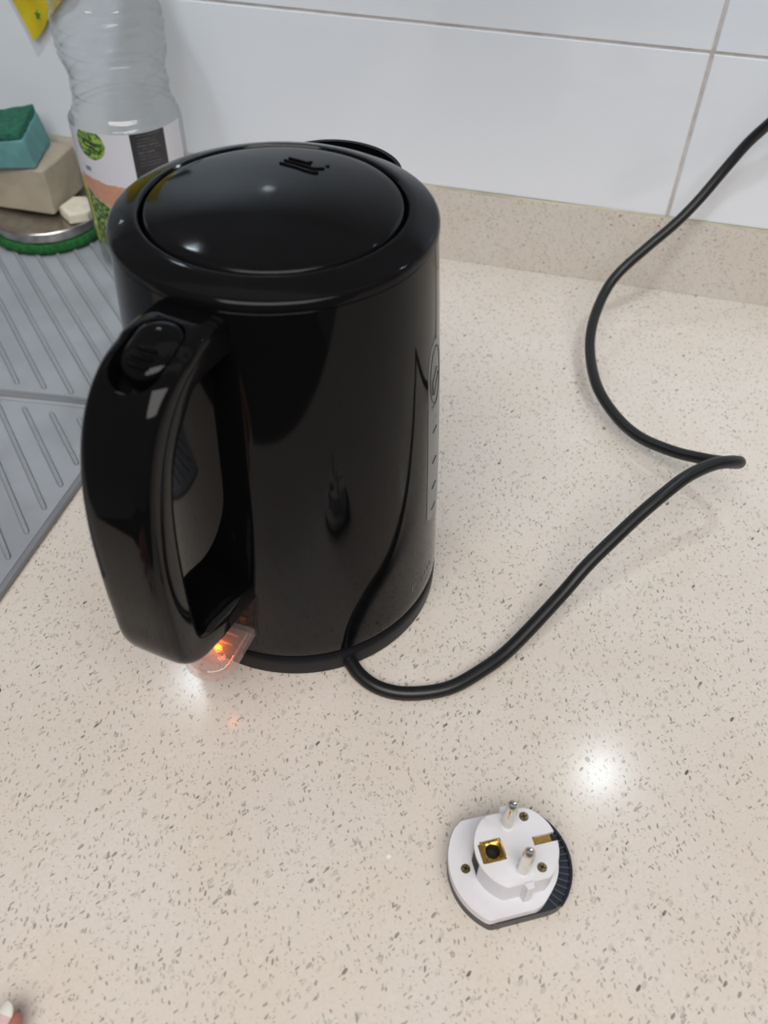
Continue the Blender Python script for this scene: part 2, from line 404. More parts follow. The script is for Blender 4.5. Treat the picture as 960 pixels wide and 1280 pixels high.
kettle = thing('kettle', 'large glossy black electric kettle standing on its power base', 'kettle', (KX, KY, 14))
prof = [(0, 14.4), (69.5, 14.4), (71.3, 15.2)] + [(body_r(z), z) for z in list(range(17, 203, 6)) + [203.2]] + [(61.5, 203.9), (55, 204)]
bm = bmesh.new(); lathe(bm, prof, (KX, KY), 160)
body = obj('body', bm, M['black'], kettle)
bm = bmesh.new(); lathe(bm, [(55, 203.5), (62.2, 203.5), (62.6, 204.0), (62.5, 206.2), (62.0, 207.2), (61.0, 207.8), (57.5, 209.3), (54, 210.5), (52.0, 211.0), (50.9, 210.9), (50.3, 210.2), (50.1, 206), (49, 205), (49, 203.5)], (KX, KY), 160, closed=True)
obj('rim', bm, M['lidblack'], kettle)
dome = [(49.0, 205.2), (49.05, 209.4), (48.6, 210.6), (47.6, 211.4)] + [(r, 211.4 + 5.0*(1-(r/47.6)**2)) for r in (44, 40, 35, 30, 24, 18, 12, 6, 2)] + [(0, 216.4)]
bm = bmesh.new(); lathe(bm, dome, (KX, KY), 144)
lid = obj('lid', bm, M['lidblack'], kettle)
def lid_z(x, y): return 211.4 + 5.0*(1-(x*x+y*y)/47.6**2)
# embossed sign: three bent strokes with a dot, toward the spout
bm = bmesh.new()
for pts in ([(-5.4, 23.0), (1.5, 20.6), (8.0, 18.3), (11.6, 18.6)], [(-4.8, 26.6), (1.8, 24.2), (8.4, 22.2), (12.2, 24.0)], [(-3.9, 29.6), (2.2, 27.6), (6.0, 26.4)]):
    tube(bm, [(KX+x, KY+y, lid_z(x, y)+0.15) for x, y in catmull([p+(0,) for p in pts], 4) for x, y in [(x, y)]] if False else [(KX+p.x, KY+p.y, lid_z(p.x, p.y)+0.12) for p in catmull([q+(0,) for q in pts], 4)], 0.62, 6)
for (x, y) in ((5.2, 28.6), (12.6, 27.4)):
    lathe(bm, [(0, lid_z(x, y)+0.7), (0.8, lid_z(x, y)+0.5), (1.1, lid_z(x, y)-0.4), (0, lid_z(x, y)-0.5)], (KX+x, KY+y), 12)
tag(obj('embossed_sign', bm, M['black'], lid), 'embossed three-stroke sign on the lid')

# spout opposite the handle: a lip shell open at the top
SA = HA + PI
def spout_pt(dphi, z, inset):
    t = max(0.0, min(1.0, (z-128)/75.0))
    e = max(0.0, 1-(abs(dphi)/math.radians(27))**2)
    r = body_r(z) - 0.6 + (14.5*t**1.15*e**0.75) - inset
    return (KX+r*math.cos(SA+dphi), KY+r*math.sin(SA+dphi), z)
bm = bmesh.new()
zs = [128+75*k/14 for k in range(15)]; ph = [math.radians(-27+54*k/28) for k in range(29)]
def sheet(ins):
    return [[bm.verts.new(spout_pt(p, z + (1.2*(1-(p/math.radians(27))**2) if k == 14 else 0), ins)) for p in ph] for k, z in enumerate(zs)]
A = sheet(0); B = sheet(2.0)
for G in (A, B):
    for i in range(14):
        for k in range(28): bm.faces.new((G[i][k], G[i][k+1], G[i+1][k+1], G[i+1][k]))
for k in range(28): bm.faces.new((A[14][k], A[14][k+1], B[14][k+1], B[14][k])); bm.faces.new((A[0][k], A[0][k+1], B[0][k+1], B[0][k]))
for i in range(14):
    for k in (0, 28): bm.faces.new((A[i][k], A[i+1][k], B[i+1][k], B[i][k]))
obj('spout', bm, M['black'], kettle)

# handle: rounded-box section swept along its loop
path = [(54, 193.2), (66, 194.2), (79, 194.6), (90, 192.2), (98.5, 185), (105, 173), (109.8, 158), (112.6, 140), (114.0, 118), (114.2, 100), (113.4, 82.5), (107, 73.6), (96, 70.0), (82, 66.6), (68, 62.4), (60, 60)]
def hw(i, L): return 14.6
P = catmull([(a, 0, b) for a, b in path], 6)
bm = bmesh.new(); rings = []
ns = 36
for i, p in enumerate(P):
    t = (P[min(i+1, len(P)-1)] - P[max(i-1, 0)]).normalized()
    nr = Vector((-t.z, 0, t.x))         # outward of the loop
    f = i/(len(P)-1)
    half_t = 6.9 + (1.0 if f < 0.15 else 0) + (0.8*math.sin(PI*min(1, max(0, (f-0.7)/0.3))) )
    sm = lambda a, b: (lambda q: q*q*(3-2*q))(min(1, max(0, (f-a)/(b-a))))
    grow = sm(0.14, 0.34)*(1-sm(0.80, 0.95)); half_t += 1.5*grow
    bell = math.exp(-((f-0.25)/0.07)**2); half_t += 1.7*bell
    half_w = 14.8 - 0.4*math.sin(PI*f)
    ring = []
    for k in range(ns):
        a = 2*PI*k/ns; ca, sa = math.cos(a), math.sin(a)
        e = 2/4.8
        x = half_w*math.copysign(abs(ca)**e, ca); y = half_t*math.copysign(abs(sa)**e, sa)
        q = p + nr*(y + 1.5*grow - 1.7*bell)
        ring.append(bm.verts.new(H(q.x, x, q.z)))
    rings.append(ring)
for a, b in zip(rings[:-1], rings[1:]):
    for k in range(ns): bm.faces.new((a[k], a[(k+1) % ns], b[(k+1) % ns], b[k]))
bm.faces.new(rings[0]); bm.faces.new(rings[-1][::-1])
handle = obj('handle', bm, M['black'], kettle, smooth=50)
# pocket on the shoulder of the handle and the release button lying in it
ax = Vector((27, 0, -9.5)).normalized(); nz_ = Vector((-ax.z, 0, ax.x))
pc = Vector((86.5, 0, 198.8))
def PM(off=0):
    o = pc + nz_*off
    L = Matrix(((ax.x, 0, nz_.x, o.x), (0, 1, 0, 0), (ax.z, 0, nz_.z, o.z), (0, 0, 0, 1)))
    return HM @ L
bm = bmesh.new(); prism(bm, stadium(0, 0, 6.2, 9.6, 14), -7.0, 14, M4=PM()); cut(handle, bm)
bv = handle.modifiers.new('edge', 'BEVEL'); bv.width = 0.7*S; bv.segments = 3; bv.limit_method = 'ANGLE'; bv.angle_limit = math.radians(50)
bm = bmesh.new()
ol = stadium(-2.8, 0, 3.6, 9.0, 12)
# domed button: stacked scaled outlines, its far end lifted
rings = []
for s, z in ((1.0, -6.8), (1.0, -0.4), (0.97, 0.6), (0.90, 1.3), (0.75, 1.9), (0.5, 2.3), (0.25, 2.5)):
    rings.append([bm.verts.new(PM() @ Vector(((x+2.8)*s-2.8, y*s, z + (0.05*(x+2.8)*s if z > -1 else 0) - 0.006*((x+2.8)*s)**2*(z > -1)))) for x, y in ol])
for a, b in zip(rings[:-1], rings[1:]):
    for k in range(len(ol)): bm.faces.new((a[k], a[(k+1) % len(ol)], b[(k+1) % len(ol)], b[k]))
bm.faces.new(rings[-1]); bm.faces.new(rings[0][::-1])
button = obj('release_button', bm, M['black'], handle, smooth=40)
for k, x in enumerate((-0.6, 2.6, 5.8)):
    bm = bmesh.new()
    zc = 2.85 + 0.05*(x+2.8) - 0.010*(x+2.8)**2
    tube(bm, [PM() @ Vector((x, -4.2+8.4*t/6, zc - 0.012*(-4.2+8.4*t/6)**2)) for t in range(7)], [0.5, 0.95, 1.05, 1.05, 1.05, 0.95, 0.5], 8)
    obj('grip_ridge', bm, M['black'], handle)

# switch tab under the handle, its slot and its lit lamp
bm = bmesh.new(); box(bm, (66, -14.8, 28.5), (70.9, 14.8, 37.5), 1.5, 2, HM); obj('switch_slot', bm, M['dark'], kettle)
def TM():                       # tab plane falls a little to its tip
    t = Vector((34, 0, -4.5)).normalized(); n = Vector((-t.z, 0, t.x)); o = Vector((68, 0, 34))
    return HM @ Matrix(((t.x, 0, n.x, o.x), (0, 1, 0, 0), (t.z, 0, n.z, o.z), (0, 0, 0, 1)))
def tab_outline(L, R, n=14):
    return [(0, -R)] + [(L-R*0.82+R*0.82*math.cos(a), R*math.sin(a)) for a in [(-0.5+k/n)*PI for k in range(n+1)]] + [(0, R)]
bm = bmesh.new(); prism(bm, tab_outline(33, 13), -2.4, 2.0, 0.9, 2, M4=TM()); tab = obj('switch_tab', bm, M['acrylic'], kettle, smooth=40)
ol = tab_outline(30.5, 10.8)[1:-1]
bm = bmesh.new(); tube(bm, [TM() @ Vector((x, y, 2.1)) for x, y in [(6, -10.8)]+ol+[(6, 10.8)]], 0.55, 6); obj('tab_rim', bm, M['acrylic'], tab)
for k, x in enumerate((9, 14, 19, 25)):
    bm = bmesh.new(); tube(bm, [TM() @ Vector((x, -7.5+15*t/8, 2.15)) for t in range(9)], 0.6, 6); obj('tab_ridge', bm, M['acrylic'], tab)
bm = bmesh.new(); bmesh.ops.create_uvsphere(bm, u_segments=14, v_segments=8, radius=2.1)
for v in bm.verts: v.co = TM() @ (v.co + Vector((17, 1.0, -0.2)))
tag(obj('indicator_lamp', bm, M['led'], tab), 'glowing orange lamp inside the tab')

ll = bpy.data.lights.new('indicator_glow', 'POINT'); ll.energy = 0.006; ll.color = (1, 0.2, 0.03); ll.shadow_soft_size = 0.002
lo_ = bpy.data.objects.new('indicator_glow', ll); COL.objects.link(lo_); lo_.location = (TM() @ Vector((17, 1, 4)))*S

# water window on the right side, with its marks; the small word below
def on_body(az, z, out=0.0):
    r = body_r(z) + out
    return Vector((KX+r*math.cos(math.radians(az)), KY+r*math.sin(math.radians(az)), z))
bm = bmesh.new()
nz, na = 40, 12
def win_half(z):
    w_ = 8.0
    if z > 152: w_ *= math.sqrt(max(0.0, 1-((z-152)/12.5)**2))
    if z < 70: w_ *= math.sqrt(max(0.0, 1-((70-z)/6.5)**2))
    return w_
zz = [63.6+ (164.4-63.6)*(0.5-0.5*math.cos(PI*k/nz)) for k in range(nz+1)]
G = [[bm.verts.new(on_body(-2.6+win_half(z)*(2*k/na-1), z, 0.2)) for k in range(na+1)] for z in zz]
G2 = [[bm.verts.new(on_body(-2.6+win_half(z)*(2*k/na-1), z, -0.3)) for k in range(na+1)] for z in zz]
for i in range(nz):
    for k in range(na):
        for Q in (G, G2): bm.faces.new((Q[i][k], Q[i][k+1], Q[i+1][k+1], Q[i+1][k]))
    for k in (0, na): bm.faces.new((G[i][k], G[i+1][k], G2[i+1][k], G2[i][k]))
bmesh.ops.remove_doubles(bm, verts=bm.verts, dist=0.0001)
win = obj('water_window', bm, M['window'], kettle)
bm = bmesh.new()
tube(bm, [on_body(-3+6.0*math.cos(a), 147+14*math.sin(a), 0.25) for a in [2*PI*k/30 for k in range(31)]], 0.22, 5)
obj('printed_oval', bm, M['print_dark'], win)
for z in (118, 100, 84, 70):
    bm = bmesh.new(); tube(bm, [on_body(-6+0.8*k, z, 0.25) for k in range(7)], 0.3, 5); obj('level_mark', bm, M['print_dark'], win)
bm = bmesh.new()
tube(bm, [on_body(-6.5, 139, .25), on_body(-6.5, 146, .25), on_body(-1.5, 150, .25)], 0.3, 5); tube(bm, [on_body(-5, 138, .25), on_body(0.5, 146, .25)], 0.3, 5)
obj('printed_arrow', bm, M['print_dark'], win)
def text_on_body(s, size, az0, z, m, name, parent, step):
    cu = bpy.data.curves.new('t', 'FONT'); cu.body = s; cu.size = size*S; cu.extrude = 0.0
    o = bpy.data.objects.new('t', cu); COL.objects.link(o)
    dg = bpy.context.evaluated_depsgraph_get(); me = bpy.data.meshes.new_from_object(o.evaluated_get(dg))
    b_ = bmesh.new(); b_.from_mesh(me); bpy.data.objects.remove(o)
    for v in b_.verts:
        x, y = v.co.x/S, v.co.y/S
        v.co = on_body(az0 + math.degrees(x/body_r(z)), z+y, 0.3)
    return obj(name, b_, m, parent, smooth=0)
text_on_body('MAX', 4.2, -7.5, 131, M['print_dark'], 'max_mark', win, 0)
text_on_body('1.7 L', 3.4, -6.5, 123, M['print_dark'], 'litre_mark', win, 0)
bm = bmesh.new()
def bar(a0, z0, a1, z1): tube(bm, [on_body(a0+(a1-a0)*k/3, z0+(z1-z0)*k/3, 0.05) for k in range(4)], 0.22, 5)
bar(-21.5, 28.6, -21.5, 32.6); bar(-21.5, 32.4, -18.9, 32.4)
for a in (-16.5, -13.8, -11.0, -8.2, -5.6): bar(a, 28.8, a+0.3, 31.6)
tag(obj('worn_lettering', bm, M['print_grey'], kettle), 'small worn pale lettering near the foot')

# ================================================================ PLUG ADAPTER
AX, AY = 25.0, 145.4
aa = 2.054
AM = Matrix(((math.cos(aa), math.sin(aa), 0, AX), (math.sin(aa), -math.cos(aa), 0, AY), (0, 0, 1, 0), (0, 0, 0, 1)))   # (u, v, z)
adp = thing('plug_adapter', 'white and dark travel plug adapter lying pins up on the worktop', 'plug adapter', (AX, AY, 0))
def clipped(rl, rr_, cl, rnd_=10, n=96):      # left radius, right radius, flats at |u| = cl
    out = []
    for k in range(n):
        t = 2*PI*k/n; c_, s_ = math.cos(t), math.sin(t)
        r = rr_ if s_ > 0 else rl
        if s_ > 0 and s_ < 0.5: r = rl + (rr_-rl)*(3*(s_/0.5)**2-2*(s_/0.5)**3)
        u_, v_ = r*c_, r*s_
        if abs(u_) > cl: u_ = math.copysign(cl, u_)
        out.append((u_, v_))
    for _ in range(rnd_):
        out = [((out[k-1][0]+2*out[k][0]+out[(k+1) % n][0])/4, (out[k-1][1]+2*out[k][1]+out[(k+1) % n][1])/4) if out[k][1] > 4 else out[k] for k in range(n)]
    return out
bm = bmesh.new(); prism(bm, clipped(26.2, 25.6, 21.2), 0, 6.4, 0.8, 2, AM); obj('socket_base', bm, M['navy'], adp)
rib = bmesh.new()
for k in range(30):
    t = math.radians(-10 + 200*k/29)
    if abs(22.6*math.cos(t)) > 20: continue
    e1 = Vector((math.cos(t), math.sin(t), 0)); e2 = Vector((-e1.y, e1.x, 0))
    L = Matrix(((e1.x, e2.x, 0, 0), (e1.y, e2.y, 0, 0), (0, 0, 1, 0), (0, 0, 0, 1)))
    b1 = bmesh.new(); box(b1, (19.5, -0.16, 6.2), (24.3, 0.16, 7.3), 0, 1, AM @ L); obj('rib', b1, M['navy_light'], adp, smooth=0)
rib.free()
bm = bmesh.new()
oa = [(24.9*math.cos(math.radians(a)), 24.9*math.sin(math.radians(a))) for a in range(34, 147, 4)]
tube(bm, [AM @ Vector((x, y, 7.0)) for x, y in oa], 0.75, 8); obj('edge_bead', bm, M['navy'], adp)
bm = bmesh.new(); prism(bm, clipped(26.4, 19.4, 20.6), 6.4, 11.0, 0.5, 2, AM)
plate = obj('white_plate', bm, M['white_plastic'], adp)
bm = bmesh.new()
ol = []
for k in range(120):
    t = 2*PI*k/120; u_, v_ = 17.0*math.cos(t), 17.0*math.sin(t)
    if abs(u_) > 14.6: u_ = math.copysign(14.6, u_)
    ol.append((u_, v_))
prism(bm, ol, 10.5, 25.2, 0.35, 2, AM)
plug = obj('plug_body', bm, M['white_plastic'], adp)
cb = bmesh.new()
box(cb, (-3.9, -14.2, 20.0), (5.0, -5.4, 30), 0, 1, AM); cut(plug, cb)
cb = bmesh.new(); box(cb, (-1.4, 7.2, 23.2), (2.2, 20, 30), 0, 1, AM); cut(plug, cb)
cb = bmesh.new(); box(cb, (-1.5, 15.4, 9), (2.3, 20, 30), 0, 1, AM); cut(plug, cb)
cb = bmesh.new(); box(cb, (-3.2, -18, 9), (3.8, -15.6, 24.0), 0, 1, AM); cut(plug, cb)
for sgn in (1, -1):
    bm = bmesh.new(); prism(bm, [(sgn*14.2, -2.0), (sgn*15.4, -2.0), (sgn*15.6, -1.5), (sgn*17.0, -1.5), (sgn*17.0, 1.5), (sgn*15.6, 1.5), (sgn*15.4, 2.0), (sgn*14.2, 2.0)], 10.8, 25.2, 0, 1, AM); obj('guide_rib', bm, M['white_plastic'], adp, smooth=20)
for u_ in (9.5, -9.5):
    bm = bmesh.new(); c_ = AM @ Vector((u_, -0.6, 0))
    lathe(bm, [(0, 24), (2.4, 24), (2.4, 41.6), (2.15, 43.0), (1.4, 43.9), (0, 44.2)], (c_.x, c_.y), 28); obj('pin', bm, M['nickel'], adp)
    bm = bmesh.new(); lathe(bm, [(2.35, 25.0), (3.2, 25.0), (3.0, 25.5), (2.35, 25.7)], (c_.x, c_.y), 24, closed=True); obj('pin_collar', bm, M['white_plastic'], adp)
# brass earth socket: bent square plate with a round hole, side tongues
bm = bmesh.new()
sq = [(-3.6, -13.9), (4.7, -13.9), (4.7, -5.7), (-3.6, -5.7)]
hc = (0.6, -9.8); nn = 32
inn, mid, out_ = [], [], []
for k in range(nn):
    t = 2*PI*k/nn; c_, s_ = math.cos(t), math.sin(t)
    sq_r = 1/max(abs(c_), abs(s_))
    inn.append(bm.verts.new(AM @ Vector((hc[0]+2.6*c_, hc[1]+2.6*s_, 21.6)))); mid.append(bm.verts.new(AM @ Vector((hc[0]+3.0*c_, hc[1]+3.0*s_, 24.2))))
    out_.append(bm.verts.new(AM @ Vector((hc[0]+4.0*c_*sq_r, hc[1]+3.95*s_*sq_r, 24.9))))
for a, b in ((inn, mid), (mid, out_)):
    for k in range(nn): bm.faces.new((a[k], a[(k+1) % nn], b[(k+1) % nn], b[k]))
earth = obj('earth_socket', bm, M['brass'], adp, smooth=30)
for lo, hi in (((-3.8, -15.2, 24.3), (4.0, -13.3, 25.6)), ((-4.0, -13.6, 24.6), (-2.9, -6.2, 25.8)), ((3.9, -13.2, 24.6), (4.9, -6.4, 25.5)), ((-2.6, -6.2, 24.2), (3.8, -5.0, 25.3))):
    bm = bmesh.new(); box(bm, lo, hi, 0.25, 1, AM); obj('brass_tongue', bm, M['brass'], earth, smooth=20)
bm = bmesh.new(); c_ = AM @ Vector((0.6, -9.8, 0)); lathe(bm, [(0, 20.3), (2.7, 20.3), (2.7, 22.6)], (c_.x, c_.y), 24); obj('earth_hole', bm, M['dark'], earth)
bm = bmesh.new(); box(bm, (-3.0, -16.4, 11), (3.6, -15.7, 23.6), 0, 1, AM); obj('earth_slot', bm, M['dark'], adp, smooth=0)
bm = bmesh.new(); box(bm, (-1.1, 7.6, 23.0), (1.9, 15.2, 24.2), 0.3, 1, AM); box(bm, (-1.1, 7.3, 23.6), (1.9, 8.3, 25.2), 0.2, 1, AM); obj('earth_clip', bm, M['brass'], adp, smooth=20)
bm = bmesh.new(); box(bm, (-1.3, 15.5, 11), (2.1, 16.2, 24.0), 0, 1, AM); obj('clip_slot', bm, M['navy'], adp, smooth=0)
for u_, v_, z_ in ((10.9, 7.1, 25.2), (-10.2, 7.0, 25.2), (1.0, -19.8, 11.0)):
    c_ = AM @ Vector((u_, v_, 0))
    bm = bmesh.new(); lathe(bm, [(0, z_-1.2), (1.95, z_-1.0), (2.0, z_+0.1), (1.6, z_+0.55), (0.55, z_+0.6), (0.5, z_-0.1), (0, z_-0.15)], (c_.x, c_.y), 24)
    scw = obj('screw', bm, M['oldbrass'], adp)
    bm = bmesh.new()
    L = Matrix.Translation((c_.x, c_.y, z_)) @ Matrix.Rotation(0.5+u_, 4, 'Z')
    box(bm, (-1.3, -0.22, 0.3), (1.3, 0.22, 0.66), 0, 1, L); box(bm, (-0.22, -1.3, 0.3), (0.22, 1.3, 0.66), 0, 1, L)
    obj('cross_slot', bm, M['dark'], scw, smooth=0)

# ================================================================ DRAINING MAT
dm = thing('draining_mat', 'grey ribbed draining mat on the worktop left of the kettle', 'mat', (-480, 370, 0))
bm = bmesh.new(); prism(bm, [(-700, 120), (-261, 120), (-261, 373.5), (-300, 371.0), (-345, 365.5), (-700, 338)], 0.05, 3.4, 0.8, 2); low = obj('lower_panel', bm, M['matgrey'], dm)
bm = bmesh.new(); prism(bm, [(-261, 377), (-261, 619), (-700, 619), (-700, 342), (-345, 369.5), (-300, 375)], 0.05, 3.8, 0.8, 2); upp = obj('upper_panel', bm, M['matgrey'], dm)
bm = bmesh.new(); tube(bm, [(-259, 121, 2.4), (-258.6, 200, 2.4), (-258.6, 300, 2.4), (-258.8, 373, 2.4)], 2.3, 8); obj('edge_bead', bm, M['matedge'], dm)
bm = bmesh.new(); tube(bm, [(-259.2, 379, 2.5), (-258.8, 450, 2.5), (-258.8, 540, 2.5), (-259, 619, 2.5)], 2.3, 8); obj('edge_bead', bm, M['matedge'], dm)
bm = bmesh.new(); tube(bm, [(-700, 336.5, 3.0), (-500, 352.0, 3.1), (-345, 364.0, 3.2), (-300, 369.5, 3.2), (-262, 372.5, 3.0)], 1.7, 8); obj('fold_bead', bm, M['matgrey'], dm)
bm = bmesh.new(); tube(bm, [(-700, 343.5, 3.4), (-500, 359, 3.5), (-345, 371.0, 3.6), (-300, 376.4, 3.6), (-262, 378.5, 3.4)], 1.4, 8); obj('fold_bead', bm, M['matedge'], dm)
def ribs(panel, cs, xmax, y0, y1, z):
    for c_ in cs:
        # line x + y = c_, from its lower right end to its upper left end
        xs = min(xmax, c_-y0); ys = c_-xs
        ye = min(y1, c_+690)
        if y1 < 400:                # stay clear of the slanting fold
            for _ in range(3): ye = min(ye, 360.5 + min(0, c_-ye+345)*0.0775)
        xe = c_-ye
        L_ = math.hypot(xs-xe, ye-ys)
        if L_ < 12 or xe > xs: continue
        d = Vector((xe-xs, ye-ys, 0)).normalized(); s_ = Vector((-d.y, d.x, 0))
        bm = bmesh.new()
        secs = [(0, 0.25), (0.9, 0.8), (2.4, 1.0), (L_-2.4, 1.0), (L_-0.9, 0.8), (L_, 0.25)]
        rr = []
        for (l, f) in secs:
            p = Vector((xs, ys, z)) + d*l
            rr.append([bm.verts.new(p + s_*(1.8*f) + Vector((0, 0, -0.3))), bm.verts.new(p + s_*(1.0*f) + Vector((0, 0, 2.0*f))), bm.verts.new(p - s_*(1.0*f) + Vector((0, 0, 2.0*f))), bm.verts.new(p - s_*(1.8*f) + Vector((0, 0, -0.3)))])
        for a, b in zip(rr[:-1], rr[1:]):
            for k in range(3): bm.faces.new((a[k], a[k+1], b[k+1], b[k]))
        bm.faces.new(rr[0]); bm.faces.new(rr[-1])
        obj('rib', bm, M['matrib'], panel, smooth=20)
ribs(low, [73.5-19.4*k for k in range(0, 24)], -265.5, 132, 360, 3.4)
ribs(upp, [99+20*k for k in range(-16, 12)], -267, 380, 606, 3.8)

# ================================================================ DISH, PAD, SPONGES
DX, DY = -422.5, 573.5
ZP = 5.3
bm = bmesh.new()
rnd = [random.uniform(-0.7, 0.7) for _ in range(72)]
lathe(bm, [(0, ZP), (45.0, ZP), (46.8, ZP+2), (47.0, ZP+5.5), (45.4, ZP+8), (0, ZP+8)], (DX, DY), 72, wob=lambda t, z: rnd[int(round(t/(2*PI)*72)) % 72])
tag(obj('scouring_pad', bm, M['green_pad'], smooth=50), 'round green scouring pad under the steel dish', 'scouring pad')
bm = bmesh.new(); ZD = ZP+8.0
lathe(bm, [(0, ZD), (42.0, ZD), (43.6, ZD+1), (44.2, ZD+8.4), (43.6, ZD+9.3), (42.4, ZD+9.3), (41.8, ZD+8.2), (38, ZD+7.4), (20, ZD+6.9), (0, ZD+6.9)], (DX, DY), 80)
tag(obj('steel_dish', bm, M['steel']), 'round steel dish carrying the two sponges', 'dish')
ZB = ZD+9.3
def foam(w_, d_, h_, m4, seed, bev=2.2, amp=0.5):
    bm = bmesh.new(); box(bm, (0, 0, 0), (w_, d_, h_), bev, 3)
    bmesh.ops.subdivide_edges(bm, edges=[e for e in bm.edges if e.calc_length() > 15], cuts=5, use_grid_fill=True)
    for v in bm.verts:
        n_ = noise.noise_vector(v.co*0.06 + Vector((seed, seed, 0)))*amp
        n_.z *= (v.co.z > 0.5)
        v.co = m4 @ (v.co + n_)
    return bm
mb = Matrix.Translation((-408.5, 563, ZB)) @ Matrix.Rotation(math.radians(0.5), 4, 'Z') @ Matrix.Translation((-92, 0, 0))
tag(obj('sponge', foam(92, 50, 37.0, mb, 3), M['beige'], smooth=50), 'beige foam block lying on the steel dish', 'sponge')
ZT = ZB+37.4
mt_ = Matrix.Translation((-414, 564, ZT)) @ Matrix.Rotation(math.radians(14), 4, 'Z') @ Matrix(((1, 0, -0.22, 0), (0, 1, 0, 0), (0, 0, 1, 0), (0, 0, 0, 1))) @ Matrix.Translation((-80, 0, 0))
def bend(bm_, m4):
    inv = m4.inverted()
    for v in bm_.verts:
        q = inv @ v.co
        k = (q.x-40)/40; j = (q.y-22)/22
        if q.z > 1: q.z += 5.5*(k*k)*(0.25+0.75*max(0, (j+1)/2)) - 2.0
        v.co = m4 @ q
    return bm_
turq = foam(80, 46, 23, mt_, 9)
turq_o = tag(obj('sponge', bend(turq, mt_), M['turq'], smooth=50), 'turquoise sponge with green scourer on top of the beige block', 'sponge')
m5 = mt_ @ Matrix.Translation((0, 0, 22.6))
g_ = bmesh.new(); box(g_, (0.3, 0.3, 0), (79.7, 45.7, 6.0), 1.2, 2)
bmesh.ops.subdivide_edges(g_, edges=[e for e in g_.edges if e.calc_length() > 4], cuts=9, use_grid_fill=True)
for v in g_.verts:
    v.co = m5 @ (v.co + noise.noise_vector(v.co*0.22)*0.9)
inv = mt_.inverted()
for v in g_.verts:
    q = inv @ v.co; k = (q.x-40)/40; j = (q.y-22)/22
    q.z += 5.5*(k*k)*(0.25+0.75*max(0, (j+1)/2)) - 2.0
    v.co = mt_ @ q
tag(obj('scourer_layer', g_, M['green_layer'], turq_o, smooth=50), 'dark green abrasive layer')
bm = bmesh.new()
so = [(-406, 567), (-391, 555), (-379, 563), (-378, 574), (-392, 588), (-404, 586)]
prism(bm, so, ZB-0.4, ZB+7.5, 2.4, 3)
for v in bm.verts: v.co.z += 1.2*noise.noise(v.co*0.08) * (v.co.z > ZB+2) - 0.12*max(0, -v.co.x-395)*(v.co.z > ZB+2)
tag(obj('soap_sliver', bm, M['cream'], smooth=50), 'small cream wedge of soap on the dish edge beside the bottle', 'soap')

# ================================================================ BOTTLE
BX, BY = -325.5, 560
bt = thing('plastic_bottle', 'clear ribbed plastic bottle with a printed label behind the kettle', 'bottle', (BX, BY, 5.5))
bp = [(0, 8.5), (26, 7), (32, 5.5), (37, 7.5), (39.2, 13), (39.2, 108), (38.9, 112), (38.0, 116), (36.9, 119), (35.4, 122), (33.9, 126), (33.2, 131), (33.9, 134), (33.0, 138), (32.8, 144), (33.6, 149), (35.6, 155), (36.8, 161), (36.0, 165), (36.9, 169), (37.0, 176), (36.2, 181), (35.0, 184), (35.6, 188), (34.0, 196), (33.5, 204), (34.5, 210), (33, 220), (27, 236), (18, 250), (13.5, 257), (13.2, 274), (12.2, 274), (12.4, 258), (0, 257.5)]
def crease(t, z):               # moulded waves running round the shoulder
    if not 110 < z < 222: return 0
    d = 0.25*math.sin(5*t+z*0.13)
    for z0, amp, nwave, a in ((116.5, 1.5, 6, 0.7), (122, 1.0, 5, 0.6), (131, 1.2, 3, 0.9), (143, 1.6, 4, 0.8), (158, 2.6, 5, 1.1), (173, 2.4, 4, 0.9), (188, 2.8, 5, 1.2), (203, 2.0, 4, 1.0)):
        zc = z0 + amp*abs(math.sin(nwave*t*0.5+z0))
        d -= a*math.exp(-((z-zc)/1.5)**2)
    return d
bpf = []
for (ra, za), (rb_, zb) in zip(bp[:-3], bp[1:-2]):
    n_ = max(1, int(abs(zb-za)/1.0)) if 108 <= za < 222 else 1
    bpf += [(ra+(rb_-ra)*k/n_, za+(zb-za)*k/n_) for k in range(n_)]
bm = bmesh.new(); lathe(bm, bpf + [bp[-3]], (BX, BY), 110, wob=crease)
obj('bottle_shell', bm, M['bottle'], bt, smooth=60)
bm = bmesh.new(); lathe(bm, [(0, 262), (15, 262), (15.4, 263), (15.2, 277), (14, 278.5), (0, 278.5)], (BX, BY), 40); obj('cap', bm, M['green_layer'], bt)
